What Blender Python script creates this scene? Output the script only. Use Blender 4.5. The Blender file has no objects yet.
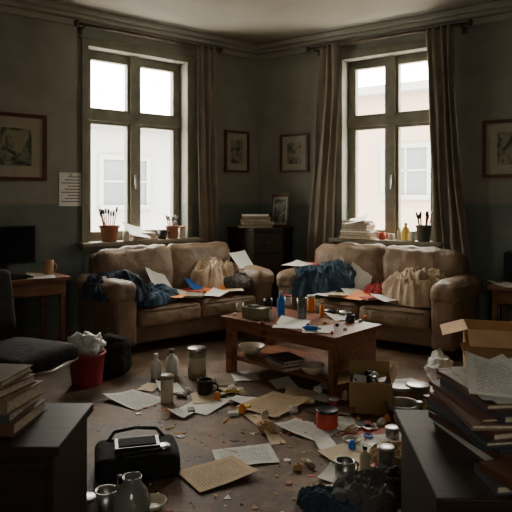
import bpy, bmesh, math, random
from mathutils import Vector, Matrix, noise
random.seed(7)
R=random.random
def U(a,b): return a+(b-a)*R()

# ---------------------------------------------------------------- materials
def _nt(name):
    m=bpy.data.materials.new(name); m.use_nodes=True
    nt=m.node_tree; b=nt.nodes['Principled BSDF']
    return m,nt,b
def N(nt,t,**k):
    n=nt.nodes.new(t)
    for a,v in k.items(): setattr(n,a,v)
    return n
def mat(name,col,rough=.6,var=.25,scale=8,bump=.0,bscale=40,metal=0,spec=.5,detail=4,sheen=0,rvar=0):
    m,nt,b=_nt(name); L=nt.links
    tc=N(nt,'ShaderNodeTexCoord')
    nz=N(nt,'ShaderNodeTexNoise'); nz.inputs['Scale'].default_value=scale; nz.inputs['Detail'].default_value=detail
    L.new(tc.outputs['Object'],nz.inputs['Vector'])
    cr=N(nt,'ShaderNodeValToRGB'); e=cr.color_ramp.elements
    e[0].position=.3; e[1].position=.7
    e[0].color=(*[c*(1-var) for c in col],1); e[1].color=(*[min(1,c*(1+var)) for c in col],1)
    L.new(nz.outputs['Fac'],cr.inputs['Fac']); L.new(cr.outputs['Color'],b.inputs['Base Color'])
    b.inputs['Roughness'].default_value=rough; b.inputs['Metallic'].default_value=metal
    b.inputs['Specular IOR Level'].default_value=spec
    if rvar:
        mr=N(nt,'ShaderNodeMapRange'); mr.inputs['To Min'].default_value=rough-rvar; mr.inputs['To Max'].default_value=rough+rvar
        L.new(nz.outputs['Fac'],mr.inputs['Value']); L.new(mr.outputs[0],b.inputs['Roughness'])
    if bump:
        n2=N(nt,'ShaderNodeTexNoise'); n2.inputs['Scale'].default_value=bscale; n2.inputs['Detail'].default_value=5
        L.new(tc.outputs['Object'],n2.inputs['Vector'])
        bp=N(nt,'ShaderNodeBump'); bp.inputs['Strength'].default_value=bump; bp.inputs['Distance'].default_value=.02
        L.new(n2.outputs['Fac'],bp.inputs['Height']); L.new(bp.outputs['Normal'],b.inputs['Normal'])
    return m
def wood(name,c1,c2,rough=.4,axis=0,scale=3,spec=.5):
    m,nt,b=_nt(name); L=nt.links
    tc=N(nt,'ShaderNodeTexCoord'); mp=N(nt,'ShaderNodeMapping')
    s=[12,12,12]; s[axis]=1.2; mp.inputs['Scale'].default_value=s
    L.new(tc.outputs['Object'],mp.inputs['Vector'])
    nz=N(nt,'ShaderNodeTexNoise'); nz.inputs['Scale'].default_value=scale; nz.inputs['Detail'].default_value=7; nz.inputs['Distortion'].default_value=.25
    L.new(mp.outputs[0],nz.inputs['Vector'])
    cr=N(nt,'ShaderNodeValToRGB'); e=cr.color_ramp.elements; e[0].position=.25;e[1].position=.75
    e[0].color=(*c1,1); e[1].color=(*c2,1)
    L.new(nz.outputs['Fac'],cr.inputs['Fac']); L.new(cr.outputs['Color'],b.inputs['Base Color'])
    b.inputs['Roughness'].default_value=rough; b.inputs['Specular IOR Level'].default_value=spec
    bp=N(nt,'ShaderNodeBump'); bp.inputs['Strength'].default_value=.1; bp.inputs['Distance'].default_value=.006
    L.new(nz.outputs['Fac'],bp.inputs['Height']); L.new(bp.outputs['Normal'],b.inputs['Normal'])
    return m
def paper_mat(name,col,ink=(.12,.12,.13),lines=26,amt=.65):
    m,nt,b=_nt(name); L=nt.links
    tc=N(nt,'ShaderNodeTexCoord'); sx=N(nt,'ShaderNodeSeparateXYZ'); L.new(tc.outputs['Generated'],sx.inputs[0])
    def M(op,a,bb=None):
        n=N(nt,'ShaderNodeMath',operation=op)
        for i,v in enumerate((a,bb)):
            if v is None: continue
            if isinstance(v,(int,float)): n.inputs[i].default_value=v
            else: L.new(v,n.inputs[i])
        return n.outputs[0]
    fy=M('FRACT',M('MULTIPLY',sx.outputs[1],lines)); ln=M('GREATER_THAN',fy,.58)
    mp=N(nt,'ShaderNodeMapping'); mp.inputs['Scale'].default_value=(30,lines,1); L.new(tc.outputs['Generated'],mp.inputs[0])
    nz=N(nt,'ShaderNodeTexNoise'); nz.inputs['Scale'].default_value=1; L.new(mp.outputs[0],nz.inputs['Vector'])
    w=M('GREATER_THAN',nz.outputs['Fac'],.43)
    mx=M('LESS_THAN',M('ABSOLUTE',M('SUBTRACT',sx.outputs[0],.5)),.39)
    my=M('LESS_THAN',M('ABSOLUTE',M('SUBTRACT',sx.outputs[1],.5)),.41)
    f=M('MULTIPLY',M('MULTIPLY',M('MULTIPLY',ln,w),M('MULTIPLY',mx,my)),amt)
    n3=N(nt,'ShaderNodeTexNoise'); n3.inputs['Scale'].default_value=4; L.new(tc.outputs['Generated'],n3.inputs['Vector'])
    c0=N(nt,'ShaderNodeMix',data_type='RGBA'); L.new(n3.outputs['Fac'],c0.inputs[0])
    c0.inputs[6].default_value=(*[c*.8 for c in col],1); c0.inputs[7].default_value=(*[min(1,c*1.1) for c in col],1)
    c1=N(nt,'ShaderNodeMix',data_type='RGBA'); L.new(f,c1.inputs[0]); L.new(c0.outputs[2],c1.inputs[6]); c1.inputs[7].default_value=(*ink,1)
    L.new(c1.outputs[2],b.inputs['Base Color']); b.inputs['Roughness'].default_value=.75
    return m

def wall_mat():
    m,nt,b=_nt('wall_paint'); L=nt.links
    g=N(nt,'ShaderNodeNewGeometry'); sx=N(nt,'ShaderNodeSeparateXYZ'); L.new(g.outputs['Position'],sx.inputs[0])
    nz=N(nt,'ShaderNodeTexNoise'); nz.inputs['Scale'].default_value=1.6; nz.inputs['Detail'].default_value=8; nz.inputs['Roughness'].default_value=.65
    L.new(g.outputs['Position'],nz.inputs['Vector'])
    up=N(nt,'ShaderNodeValToRGB'); e=up.color_ramp.elements; e[0].position=.32;e[1].position=.7
    e[0].color=(.195,.185,.15,1); e[1].color=(.305,.295,.24,1)
    lo=N(nt,'ShaderNodeValToRGB'); e=lo.color_ramp.elements; e[0].position=.32;e[1].position=.7
    e[0].color=(.115,.14,.118,1); e[1].color=(.18,.21,.175,1)
    L.new(nz.outputs['Fac'],up.inputs[0]); L.new(nz.outputs['Fac'],lo.inputs[0])
    gt=N(nt,'ShaderNodeMapRange'); gt.inputs['From Min'].default_value=1.20; gt.inputs['From Max'].default_value=1.225
    L.new(sx.outputs[2],gt.inputs['Value'])
    mx=N(nt,'ShaderNodeMix',data_type='RGBA'); L.new(gt.outputs[0],mx.inputs[0]); L.new(lo.outputs[0],mx.inputs[6]); L.new(up.outputs[0],mx.inputs[7])
    L.new(mx.outputs[2],b.inputs['Base Color']); b.inputs['Roughness'].default_value=.7
    n2=N(nt,'ShaderNodeTexNoise'); n2.inputs['Scale'].default_value=14; n2.inputs['Detail'].default_value=6; L.new(g.outputs['Position'],n2.inputs['Vector'])
    bp=N(nt,'ShaderNodeBump'); bp.inputs['Strength'].default_value=.25; bp.inputs['Distance'].default_value=.02
    L.new(n2.outputs['Fac'],bp.inputs['Height']); L.new(bp.outputs['Normal'],b.inputs['Normal'])
    return m
def floor_mat():
    m,nt,b=_nt('worn_floor'); L=nt.links
    g=N(nt,'ShaderNodeNewGeometry')
    nz=N(nt,'ShaderNodeTexNoise'); nz.inputs['Scale'].default_value=1.1; nz.inputs['Detail'].default_value=10; nz.inputs['Roughness'].default_value=.72
    L.new(g.outputs['Position'],nz.inputs['Vector'])
    cr=N(nt,'ShaderNodeValToRGB'); e=cr.color_ramp.elements
    e[0].position=.38; e[0].color=(.05,.033,.023,1)
    e[1].position=.62; e[1].color=(.34,.225,.145,1)
    x=cr.color_ramp.elements.new(.5); x.color=(.16,.10,.063,1)
    L.new(nz.outputs['Fac'],cr.inputs[0])
    n2=N(nt,'ShaderNodeTexNoise'); n2.inputs['Scale'].default_value=45; n2.inputs['Detail'].default_value=5; L.new(g.outputs['Position'],n2.inputs['Vector'])
    r2=N(nt,'ShaderNodeValToRGB'); e=r2.color_ramp.elements; e[0].position=.60;e[1].position=.70
    e[0].color=(0,0,0,1); e[1].color=(.4,.4,.4,1)
    L.new(n2.outputs['Fac'],r2.inputs[0])
    mx=N(nt,'ShaderNodeMix',data_type='RGBA'); L.new(r2.outputs[0],mx.inputs[0]); L.new(cr.outputs[0],mx.inputs[6]); mx.inputs[7].default_value=(.32,.23,.15,1)
    L.new(mx.outputs[2],b.inputs['Base Color'])
    mr=N(nt,'ShaderNodeMapRange'); mr.inputs['To Min'].default_value=.35; mr.inputs['To Max'].default_value=.8
    L.new(nz.outputs['Fac'],mr.inputs['Value']); L.new(mr.outputs[0],b.inputs['Roughness'])
    b.inputs['Specular IOR Level'].default_value=.3
    bp=N(nt,'ShaderNodeBump'); bp.inputs['Strength'].default_value=.3; bp.inputs['Distance'].default_value=.01
    L.new(n2.outputs['Fac'],bp.inputs['Height']); L.new(bp.outputs['Normal'],b.inputs['Normal'])
    return m
def art_mat():
    m,nt,b=_nt('botanical_print'); L=nt.links
    tc=N(nt,'ShaderNodeTexCoord')
    nz=N(nt,'ShaderNodeTexNoise'); nz.inputs['Scale'].default_value=9; nz.inputs['Detail'].default_value=6; nz.inputs['Distortion'].default_value=1.2
    L.new(tc.outputs['Object'],nz.inputs['Vector'])
    cr=N(nt,'ShaderNodeValToRGB'); e=cr.color_ramp.elements
    e[0].position=.42; e[0].color=(.04,.055,.035,1); e[1].position=.58; e[1].color=(.26,.24,.16,1)
    L.new(nz.outputs['Fac'],cr.inputs[0]); L.new(cr.outputs[0],b.inputs['Base Color']); b.inputs['Roughness'].default_value=.35
    return m
def glass_mat():
    m=bpy.data.materials.new('window_glass'); m.use_nodes=True; nt=m.node_tree; nt.nodes.clear()
    o=N(nt,'ShaderNodeOutputMaterial'); t=N(nt,'ShaderNodeBsdfTransparent'); g=N(nt,'ShaderNodeBsdfGlossy'); x=N(nt,'ShaderNodeMixShader')
    g.inputs['Roughness'].default_value=.05; x.inputs[0].default_value=.05; t.inputs[0].default_value=(.97,.97,.96,1)
    nt.links.new(t.outputs[0],x.inputs[1]); nt.links.new(g.outputs[0],x.inputs[2]); nt.links.new(x.outputs[0],o.inputs[0])
    return m
def tglass(name,col,tr=.6):
    m,nt,b=_nt(name); b.inputs['Base Color'].default_value=(*col,1); b.inputs['Roughness'].default_value=.08
    b.inputs['Transmission Weight'].default_value=tr
    return m

M_wall=wall_mat(); M_floor=floor_mat(); M_glass=glass_mat(); M_art=art_mat()
M_ceil=mat('ceiling_plaster',(.32,.30,.245),.8,.1,2)
M_trim=mat('aged_trim',(.2,.185,.14),.55,.2,5,.1)
M_frame=mat('window_paint',(.21,.195,.14),.5,.2,9,.1)
M_leather=mat('sofa_leather',(.265,.18,.112),.5,.28,5,.4,24,rvar=.1)
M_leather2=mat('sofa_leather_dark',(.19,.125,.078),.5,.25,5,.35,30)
M_wood=wood('red_brown_wood',(.09,.03,.014),(.32,.115,.052),.38)
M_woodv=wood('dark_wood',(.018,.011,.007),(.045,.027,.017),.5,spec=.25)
M_woodm=wood('mid_wood',(.14,.055,.028),(.32,.145,.075),.4)
M_black=mat('black_plastic',(.012,.012,.013),.35,.2)
M_blackf=mat('black_fabric',(.018,.017,.016),.8,.3,20,.3,spec=.2)
M_screen=mat('screen',(.006,.007,.009),.12,.1)
M_curt=mat('curtain_linen',(.20,.165,.12),.85,.15,6,.2,120)
M_metal=mat('metal',(.45,.44,.42),.35,.15,metal=1)
M_rod=mat('rod_metal',(.09,.06,.04),.4,.2,metal=.7)
M_white=mat('white_plastic',(.68,.67,.60),.4,.1)
M_cream=mat('cream_ceramic',(.58,.5,.38),.3,.15)
M_terr=mat('terracotta',(.34,.14,.08),.7,.2)
M_card=mat('cardboard',(.48,.28,.13),.8,.15,6)
M_cardd=mat('cardboard_dark',(.40,.25,.10),.8,.15,6)
M_red=mat('red_plastic',(.30,.03,.04),.4,.2)
M_redc=mat('red_book',(.55,.06,.035),.55,.2)
M_orange=mat('orange',(.85,.27,.04),.5,.2)
M_blue=mat('blue_plastic',(.02,.18,.65),.35,.1)
M_teal=mat('teal_cloth',(.05,.095,.145),.9,.3,12,.4,90)
M_navy=mat('navy_cloth',(.035,.055,.085),.9,.3,12,.4,90)
M_beige=mat('beige_cloth',(.56,.42,.29),.9,.18,10,.3,90)
M_grayc=mat('grey_cloth',(.12,.11,.10),.9,.25,12,.4,90)
M_redcl=mat('red_cloth',(.38,.035,.035),.9,.25,12,.4,90)
M_olive=mat('olive_tin',(.26,.24,.13),.4,.25,12)
M_bag=mat('plastic_bag',(.62,.61,.58),.35,.12,12,.5,30)
M_plant=mat('dark_leaf',(.04,.10,.03),.5,.3)
M_yel=mat('yellow',(.75,.5,.07),.5,.2)
M_pap=paper_mat('printed_paper',(.78,.76,.69))
M_pap2=paper_mat('aged_print',(.6,.42,.24),ink=(.14,.09,.06),lines=20)
M_pblank=mat('blank_paper',(.82,.8,.73),.75,.08,3)
M_pcream=mat('cream_paper',(.68,.54,.35),.75,.12,3)
M_pages=mat('book_pages',(.55,.47,.34),.8,.25,60)
M_bk=[mat('cover_%d'%i,c,.5,.2) for i,c in enumerate([(.14,.06,.035),(.06,.07,.08),(.22,.15,.09),(.28,.24,.17),(.18,.035,.03),(.05,.08,.06),(.36,.27,.17)])]
M_oglass=tglass('orange_drink',(.9,.38,.04),.4)
M_cglass=tglass('clear_glass',(.75,.78,.74),.85)
M_gglass=tglass('grey_glass',(.35,.36,.33),.5)

# ---------------------------------------------------------------- mesh builder
class MB:
    def __init__(s): s.v=[];s.f=[];s.m=[];s.s=[];s.mats=[]
    def mi(s,m):
        if m not in s.mats: s.mats.append(m)
        return s.mats.index(m)
    def add(s,vs,fs,m,smooth=False,M=None):
        o=len(s.v); i=s.mi(m)
        for p in vs:
            p=Vector(p); s.v.append(M@p if M is not None else p)
        for f in fs: s.f.append([o+k for k in f]); s.m.append(i); s.s.append(smooth)
    def box(s,x0,x1,y0,y1,z0,z1,m,M=None,F=None):
        vs=[(x,y,z) for x in (x0,x1) for y in (y0,y1) for z in (z0,z1)]
        if F: vs=[F(*p) for p in vs]
        s.add(vs,[(0,1,3,2),(4,6,7,5),(0,4,5,1),(2,3,7,6),(0,2,6,4),(1,5,7,3)],m,False,M)
    def lathe(s,prof,m,seg=20,M=None,smooth=True,wob=0,seed=0):
        vs=[];fs=[]
        n=len(prof)
        for j,(r,z) in enumerate(prof):
            for i in range(seg):
                a=2*math.pi*i/seg; rr=max(r,.0004)
                if wob: rr*=1+wob*noise.noise(Vector((math.cos(a)*1.5+seed,math.sin(a)*1.5,z*9)))
                vs.append((rr*math.cos(a),rr*math.sin(a),z))
        for j in range(n-1):
            for i in range(seg):
                k=(i+1)%seg; fs.append((j*seg+i,j*seg+k,(j+1)*seg+k,(j+1)*seg+i))
        fs.append(tuple(range(seg))[::-1]); fs.append(tuple((n-1)*seg+i for i in range(seg)))
        s.add(vs,fs,m,smooth,M)
    def tube(s,pts,r,m,seg=8,M=None):
        pts=[Vector(p) for p in pts]; vs=[];fs=[]
        for j,p in enumerate(pts):
            t=(pts[min(j+1,len(pts)-1)]-pts[max(j-1,0)]).normalized()
            a=t.cross(Vector((0,0,1)))
            if a.length<.1: a=t.cross(Vector((1,0,0)))
            a.normalize(); b=t.cross(a)
            for i in range(seg):
                q=2*math.pi*i/seg; vs.append(p+a*r*math.cos(q)+b*r*math.sin(q))
        for j in range(len(pts)-1):
            for i in range(seg):
                k=(i+1)%seg; fs.append((j*seg+i,j*seg+k,(j+1)*seg+k,(j+1)*seg+i))
        fs.append(tuple(range(seg))[::-1]); fs.append(tuple((len(pts)-1)*seg+i for i in range(seg)))
        s.add(vs,fs,m,True,M)
    def cushion(s,c,h,r,m,puff=(0,0,0),wr=.006,fr=5,seed=0,n=12,M=None):
        c=Vector(c);h=Vector(h)
        bm=bmesh.new(); bmesh.ops.create_cube(bm,size=2)
        bmesh.ops.subdivide_edges(bm,edges=bm.edges[:],cuts=n,use_grid_fill=True)
        vs=[]
        for v in bm.verts:
            p=v.co; q=Vector([p[i]*h[i] for i in range(3)])
            rr=min(r,min(h)*.999)
            cc=Vector([max(-(h[i]-rr),min(h[i]-rr,q[i])) for i in range(3)])
            d=q-cc
            if d.length>1e-6: pos=cc+d.normalized()*rr
            else: pos=q
            g=[(1-p[i]**2) for i in range(3)]
            pos.x+=p.x*puff[0]*max(0,g[1]*g[2]); pos.y+=p.y*puff[1]*max(0,g[0]*g[2]); pos.z+=p.z*puff[2]*max(0,g[0]*g[1])
            nn=(pos-cc*.7).normalized() if (pos-cc*.7).length>1e-6 else Vector((0,0,1))
            k=noise.fractal(pos*fr+Vector((seed*3.1,seed,0)),1,2,3)
            pos+=nn*k*wr
            vs.append(pos+c)
        bm.verts.ensure_lookup_table()
        fs=[[v.index for v in f.verts] for f in bm.faces]
        s.add(vs,fs,m,True,M); bm.free()
    def done(s,name,loc=(0,0,0),rz=0,bevel=0,rot=None,parent=None):
        me=bpy.data.meshes.new(name); me.from_pydata([tuple(p) for p in s.v],[],s.f)
        for m in s.mats: me.materials.append(m)
        for p,i,sm in zip(me.polygons,s.m,s.s): p.material_index=i; p.use_smooth=sm
        bm=bmesh.new(); bm.from_mesh(me); bmesh.ops.recalc_face_normals(bm,faces=bm.faces[:]); bm.to_mesh(me); bm.free()
        o=bpy.data.objects.new(name,me); bpy.context.scene.collection.objects.link(o)
        o.location=loc; o.rotation_euler=rot if rot else (0,0,rz)
        if bevel:
            b=o.modifiers.new('bevel','BEVEL'); b.width=bevel; b.segments=2; b.limit_method='ANGLE'; b.angle_limit=.7
        if parent: o.parent=parent
        return o
def T(x,y,z): return Matrix.Translation((x,y,z))
def RZ(a): return Matrix.Rotation(a,4,'Z')
def RX(a): return Matrix.Rotation(a,4,'X')
def RY(a): return Matrix.Rotation(a,4,'Y')

# ---------------------------------------------------------------- room frame (metres)
CAM=1.25; FPX=600.0
def P(px,py,z=0.0):            # point on horizontal surface z, from measured photo location
    y=FPX*(CAM-z)/(py-200.0); return Vector(((px-256)/FPX*y,y,z))
C=Vector((.02,6.8))
dl=Vector((-.7805,-.6252)); nl=Vector((.6252,-.7805))
dr=Vector((.8210,-.5710)); nr=Vector((-.5710,-.8210))
def FL(t,o,z): p=C+dl*t+nl*o; return (p.x,p.y,z)
def FR(t,o,z): p=C+dr*t+nr*o; return (p.x,p.y,z)
AL=math.atan2(.6252,.7805); AR=math.atan2(-.571,.821)
H=2.98
A=C+dl*4; Bp=C+dr*4; A2=Vector((-2.7,-1.3)); B2=Vector((2.9,-1.3))

def wall(name,F,t1,holes,t0=-.15,th=-.26):
    mb=MB()
    ts=[t0]
    for h in holes: ts+= [h[0],h[1]]
    ts.append(t1)
    for i in range(0,len(ts)-1,2): mb.box(ts[i],ts[i+1],th,0,0,H,M_wall,F=F)
    for h in holes:
        mb.box(h[0],h[1],th,0,0,h[2],M_wall,F=F); mb.box(h[0],h[1],th,0,h[3],H,M_wall,F=F)
    return mb.done(name)
WL=(.95,2.02,.86,2.67); WR=(1.07,2.03,.86,2.69)
wall('wall_left',FL,4.1,[WL]); wall('wall_right',FR,4.1,[WR])
def seg_wall(name,a,b,holes=[]):
    d=(b-a); L=d.length; d.normalize(); n=Vector((d.y,-d.x))
    cen=Vector((0,2.5))
    if (cen-a).dot(n)<0: n=-n
    F=lambda t,o,z:(a.x+d.x*t+n.x*o,a.y+d.y*t+n.y*o,z)
    wall(name,F,L+.1,holes,-.1,-.26); return F
seg_wall('wall_west',A,A2)
WS=(2.4,3.2,1.3,2.3)  # unseen opening behind the camera, added to let in fill light
FS=seg_wall('wall_south',A2,B2,[WS]); seg_wall('wall_east',B2,Bp)
def slab(name,z0,z1,m,e=.3):
    pts=[C,A,A2,B2,Bp]; cen=Vector((0,2.5)); pts=[p+(p-cen).normalized()*e for p in pts]
    mb=MB(); vs=[(p.x,p.y,z) for z in (z0,z1) for p in pts]; n=5
    mb.add(vs,[tuple(range(n)),tuple(range(n,2*n))]+[(i,(i+1)%n,n+(i+1)%n,n+i) for i in range(n)],m); mb.done(name)
slab('floor',-.15,0,M_floor); slab('ceiling',H,H+.15,M_ceil)
for nm,F,w in (('left',FL,4),('right',FR,4)):
    mb=MB(); mb.box(0,w,0.0,.018,0,.13,M_trim,F=F); mb.box(0,w,0,.028,0,.03,M_trim,F=F); mb.done('baseboard_'+nm,bevel=.004)
for i,F in enumerate((FL,FR)):
    mb=MB()
    mb.box(0,4,0,.12,H-.05,H-.001,M_ceil,F=F); mb.box(0,4,0,.08,H-.09,H-.05,M_ceil,F=F); mb.box(0,4,0,.035,H-.15,H-.09,M_ceil,F=F)
    mb.done('trim_%d'%(i+1),bevel=.012)

def window(name,F,W,zt):
    t0,t1,z0,z1=W; mb=MB(); o0,o1=-.19,-.13; w=.055
    mb.box(t0,t0+w,o0,o1,z0,z1,M_frame,F=F); mb.box(t1-w,t1,o0,o1,z0,z1,M_frame,F=F)
    mb.box(t0,t1,o0,o1,z1-w,z1,M_frame,F=F); mb.box(t0,t1,o0,o1,z0,z0+w,M_frame,F=F)
    tm=(t0+t1)/2; mb.box(tm-.042,tm+.042,o0-.005,o1+.03,z0,z1,M_frame,F=F)
    mb.box(t0,t1,o0-.005,o1+.03,zt-.045,zt+.045,M_frame,F=F)
    for a,b in ((t0+w,tm-.042),(tm+.042,t1-w)):
        for c,d in ((z0+w,zt-.045),(zt+.045,z1-w)):
            s=.032
            mb.box(a,a+s,o0+.01,o1+.012,c,d,M_frame,F=F); mb.box(b-s,b,o0+.01,o1+.012,c,d,M_frame,F=F)
            mb.box(a+s,b-s,o0+.01,o1+.012,c,c+s,M_frame,F=F); mb.box(a+s,b-s,o0+.01,o1+.012,d-s,d,M_frame,F=F)
            mb.box(a+s,b-s,-.162,-.158,c+s,d-s,M_glass,F=F)
    mb.box(tm-.012,tm+.012,o1+.03,o1+.05,1.4,1.5,M_metal,F=F); mb.box(tm-.008,tm+.008,o1+.05,o1+.065,1.36,1.46,M_metal,F=F)
    k=.06
    mb.box(t0-k,t0,0,.025,z0-.02,z1+k,M_frame,F=F); mb.box(t1,t1+k,0,.025,z0-.02,z1+k,M_frame,F=F)
    mb.box(t0,t1,0,.025,z1,z1+k,M_frame,F=F); mb.box(t0-k-.02,t1+k+.02,0,.035,z1+k,z1+k+.02,M_frame,F=F)
    ob=mb.done(name,bevel=.004)
    s=MB(); s.box(t0-.1,t1+.1,-.0,.13,z0-.035,z0+.001,M_frame,F=F); s.box(t0+.001,t1-.001,-.13,0,z0-.03,z0+.001,M_frame,F=F)
    s.box(t0-.05,t1+.05,0,.03,z0-.09,z0-.035,M_frame,F=F)
    s.done('window_sill',bevel=.005)
    L=bpy.data.lights.new(name+'_portal','AREA'); L.shape='RECTANGLE'; L.size=t1-t0; L.size_y=z1-z0; L.cycles.is_portal=True
    lo=bpy.data.objects.new(name+'_portal',L); bpy.context.scene.collection.objects.link(lo)
    lo.location=F(tm,-.24,(z0+z1)/2); c=Vector(F(tm,0,1))-Vector(F(tm,-1,1)); lo.rotation_euler=c.to_track_quat('-Z','Y').to_euler()
window('window_1',FL,WL,2.05); window('window_2',FR,WR,2.05); window('added_fill_window',FS,WS,1.95)  # the south one is an added window, there only for fill light

# curtain rods and curtains
def rod(F,t0,t1,z):
    mb=MB(); mb.tube([F(t0,.12,z),F(t1,.12,z)],.013,M_rod,10)
    for t in (t0,t1): mb.lathe([(.0,-.03),(.02,-.022),(.028,0),(.02,.022),(0,.03)],M_rod,12,M=T(*F(t,.12,z)))
    for t in (t0+.08,t1-.08):
        mb.tube([F(t,.0,z-.02),F(t,.12,z-.015)],.008,M_rod); mb.box(t-.02,t+.02,0,.01,z-.06,z+.03,M_rod,F=F)
    mb.done('curtain_rod')
rod(FL,.6,2.17,2.83); rod(FR,.72,2.38,2.83)
def curtain(F,tc_top,tc_bot,w_top,w_mid,w_bot,folds,z1=2.84,z0=.3,seed=0):
    mb=MB(); nu=folds*14; nv=44; vs=[]
    for j in range(nv+1):
        v=j/nv; z=z1+(z0-z1)*v
        w=w_top+(w_mid-w_top)*min(1,v*2) if v<.5 else w_mid+(w_bot-w_mid)*(v-.5)*2
        tc=tc_top+(tc_bot-tc_top)*(v**1.3)
        for i in range(nu+1):
            u=i/nu; ph=u*folds*2*math.pi+2.2*noise.noise(Vector((u*2.5+seed,v*1.6,0)))
            a=.032*(.65+.7*noise.noise(Vector((u*4,v*2.5,seed+5))))
            t=tc+(u-.5)*w+.022*noise.noise(Vector((u*4,v*3,seed)))
            o=.125+(-.035*v)+a*math.sin(ph)
            vs.append(F(t,o,z))
    W=nu+1
    fs=[(j*W+i,j*W+i+1,(j+1)*W+i+1,(j+1)*W+i) for j in range(nv) for i in range(nu)]
    mb.add(vs,fs,M_curt,True)
    for i in range(folds+1):
        t=tc_top+(i/folds-.5)*w_top*.95
        c=Vector(F(t,.12,2.83)); d=Vector(F(1,0,0))-Vector(F(0,0,0)); q=d.to_track_quat('Z','Y').to_matrix().to_4x4()
        ring=[Matrix.Translation(c)@q@Vector((.024*math.cos(x),.024*math.sin(x),0)) for x in [k*math.pi/6 for k in range(13)]]
        mb.tube(ring,.003,M_rod,5)
    o=mb.done('curtain'); sm=o.modifiers.new('thick','SOLIDIFY'); sm.thickness=.003
curtain(FL,.78,.70,.24,.22,.27,3,seed=1)
curtain(FR,.98,.80,.22,.26,.34,3,seed=2)
curtain(FR,2.11,2.24,.26,.27,.36,4,seed=3)

# pictures
def picture(F,t0,t1,z0,z1,name='framed_picture',fw=.025):
    mb=MB()
    mb.box(t0,t1,.002,.03,z0,z0+fw,M_woodf,F=F); mb.box(t0,t1,.002,.03,z1-fw,z1,M_woodf,F=F)
    mb.box(t0,t0+fw,.002,.03,z0+fw,z1-fw,M_woodf,F=F); mb.box(t1-fw,t1,.002,.03,z0+fw,z1-fw,M_woodf,F=F)
    mb.box(t0+fw,t1-fw,.003,.012,z0+fw,z1-fw,M_mat,F=F)
    a=(t1-t0)*.25; b=(z1-z0)*.22
    mb.box(t0+a,t1-a,.0125,.014,z0+b,z1-b,M_art,F=F)
    mb.done(name,bevel=.003)
M_mat=mat('mat_board',(.34,.31,.235),.45,.12,8); M_woodf=wood('frame_wood',(.06,.022,.01),(.14,.055,.03),.4)
def tl(px): k=(px-256)/FPX; return (.02-6.8*k)/(.7805-.6252*k)
def tr(px): k=(px-256)/FPX; return (6.8*k-.02)/(.821+.571*k)
def zl(t,py): return CAM+(200-py)*(6.8-.6252*t)/FPX
def zr(t,py): return CAM+(200-py)*(6.8-.571*t)/FPX
t=tl(46); picture(FL,t,t+.52,zl(t,181),zl(t,116),fw=.03)
a,b=tl(248),tl(224); picture(FL,a,b,zl(a,173),zl(a,132))
a,b=tr(281),tr(309); picture(FR,a,b,zr(b,172),zr(b,133))
a=tr(483); picture(FR,a,a+.5,zr(a,178),zr(a,121),fw=.03)
mb=MB(); a,b=tl(82),tl(59); mb.box(a,b,.002,.005,zl(a,206),zl(a,173),M_nt if False else M_pblank,F=FL)
for k in range(9): mb.box(a+.02,b-.02-.03*(k%3),.005,.0056,zl(a,202)+k*.028,zl(a,202)+k*.028+.008,M_grayc,F=FL)
mb.box((a+b)/2-.006,(a+b)/2+.006,.005,.014,zl(a,176),zl(a,174),M_metal,F=FL); mb.done('pinned_notice')
mb=MB(); pts=[FL(a-.02+.01*math.sin(i*.8),.008,1.2-i*.06) for i in range(12)]; mb.tube(pts,.004,M_black); mb.done('wall_cable')

# ---------------------------------------------------------------- outside
M_fac=mat('facade_grey',(.25,.26,.255),.9,.04,.5)
M_fac2=mat('facade_pink',(.31,.235,.18),.9,.04,.5)
M_fwin=mat('facade_window',(.10,.115,.13),.3,.1,1)
M_roof=mat('roof_grey',(.15,.15,.15),.9,.08,1)
def building(F,off,t0,t1,z1,m,wins,mr):
    mb=MB(); mb.box(t0,t1,off-2,off,-6,z1,m,F=F); mb.box(t0-.2,t1+.2,off-2.2,off+.25,z1,z1+.18,M_fac,F=F)
    if mr:
        vs=[F(t0,off,z1+.18),F(t1,off,z1+.18),F(t1,off-2,z1+1.5),F(t0,off-2,z1+1.5),F(t0,off-2,z1+.18),F(t1,off-2,z1+.18)]
        mb.add(vs,[(0,1,2,3),(2,5,4,3),(0,4,5,1),(0,3,4),(1,5,2)],M_roof)
    for (a,b,c,d) in wins:
        mb.box(a,b,off-.001,off+.02,c,d,M_fwin,F=F)
        k=.1
        mb.box(a-k,a,off,off+.08,c-k,d+k,M_fac,F=F); mb.box(b,b+k,off,off+.08,c-k,d+k,M_fac,F=F)
        mb.box(a,b,off,off+.08,d,d+k,M_fac,F=F); mb.box(a-k,b+k,off,off+.14,c-k,c,M_fac,F=F)
        mb.box((a+b)/2-.03,(a+b)/2+.03,off+.02,off+.05,c,d,M_fac,F=F); mb.box(a,b,off+.02,off+.05,(c+d)/2,(c+d)/2+.05,M_fac,F=F)
    mb.done('neighbouring_building')
def hit(px,F,off):
    k=(px-256)/FPX; p0=Vector(F(0,off,0)); p1=Vector(F(1,off,0)); d=p1-p0
    t=(k*p0.y-p0.x)/(d.x-k*d.y); return t,(p0+d*t).y
t,y=hit(115,FL,-7); zz=lambda py,y:CAM+(200-py)*y/FPX
building(FL,-7,-4,9,zz(128,y),M_fac,[(t-.75,t+.3,zz(205,y),zz(160,y)),(t-4.6,t-3.6,zz(205,y),zz(160,y)),(t-2.7,t-1.8,zz(205,y),zz(160,y))],False)
t,y=hit(412,FR,-7)
building(FR,-7,-4,9,zz(92,y),M_fac2,[(t-.6,t+.35,zz(195,y),zz(148,y)),(t-3.0,t-2.1,zz(195,y),zz(148,y)),(t+1.7,t+2.6,zz(195,y),zz(148,y))],False)

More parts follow.
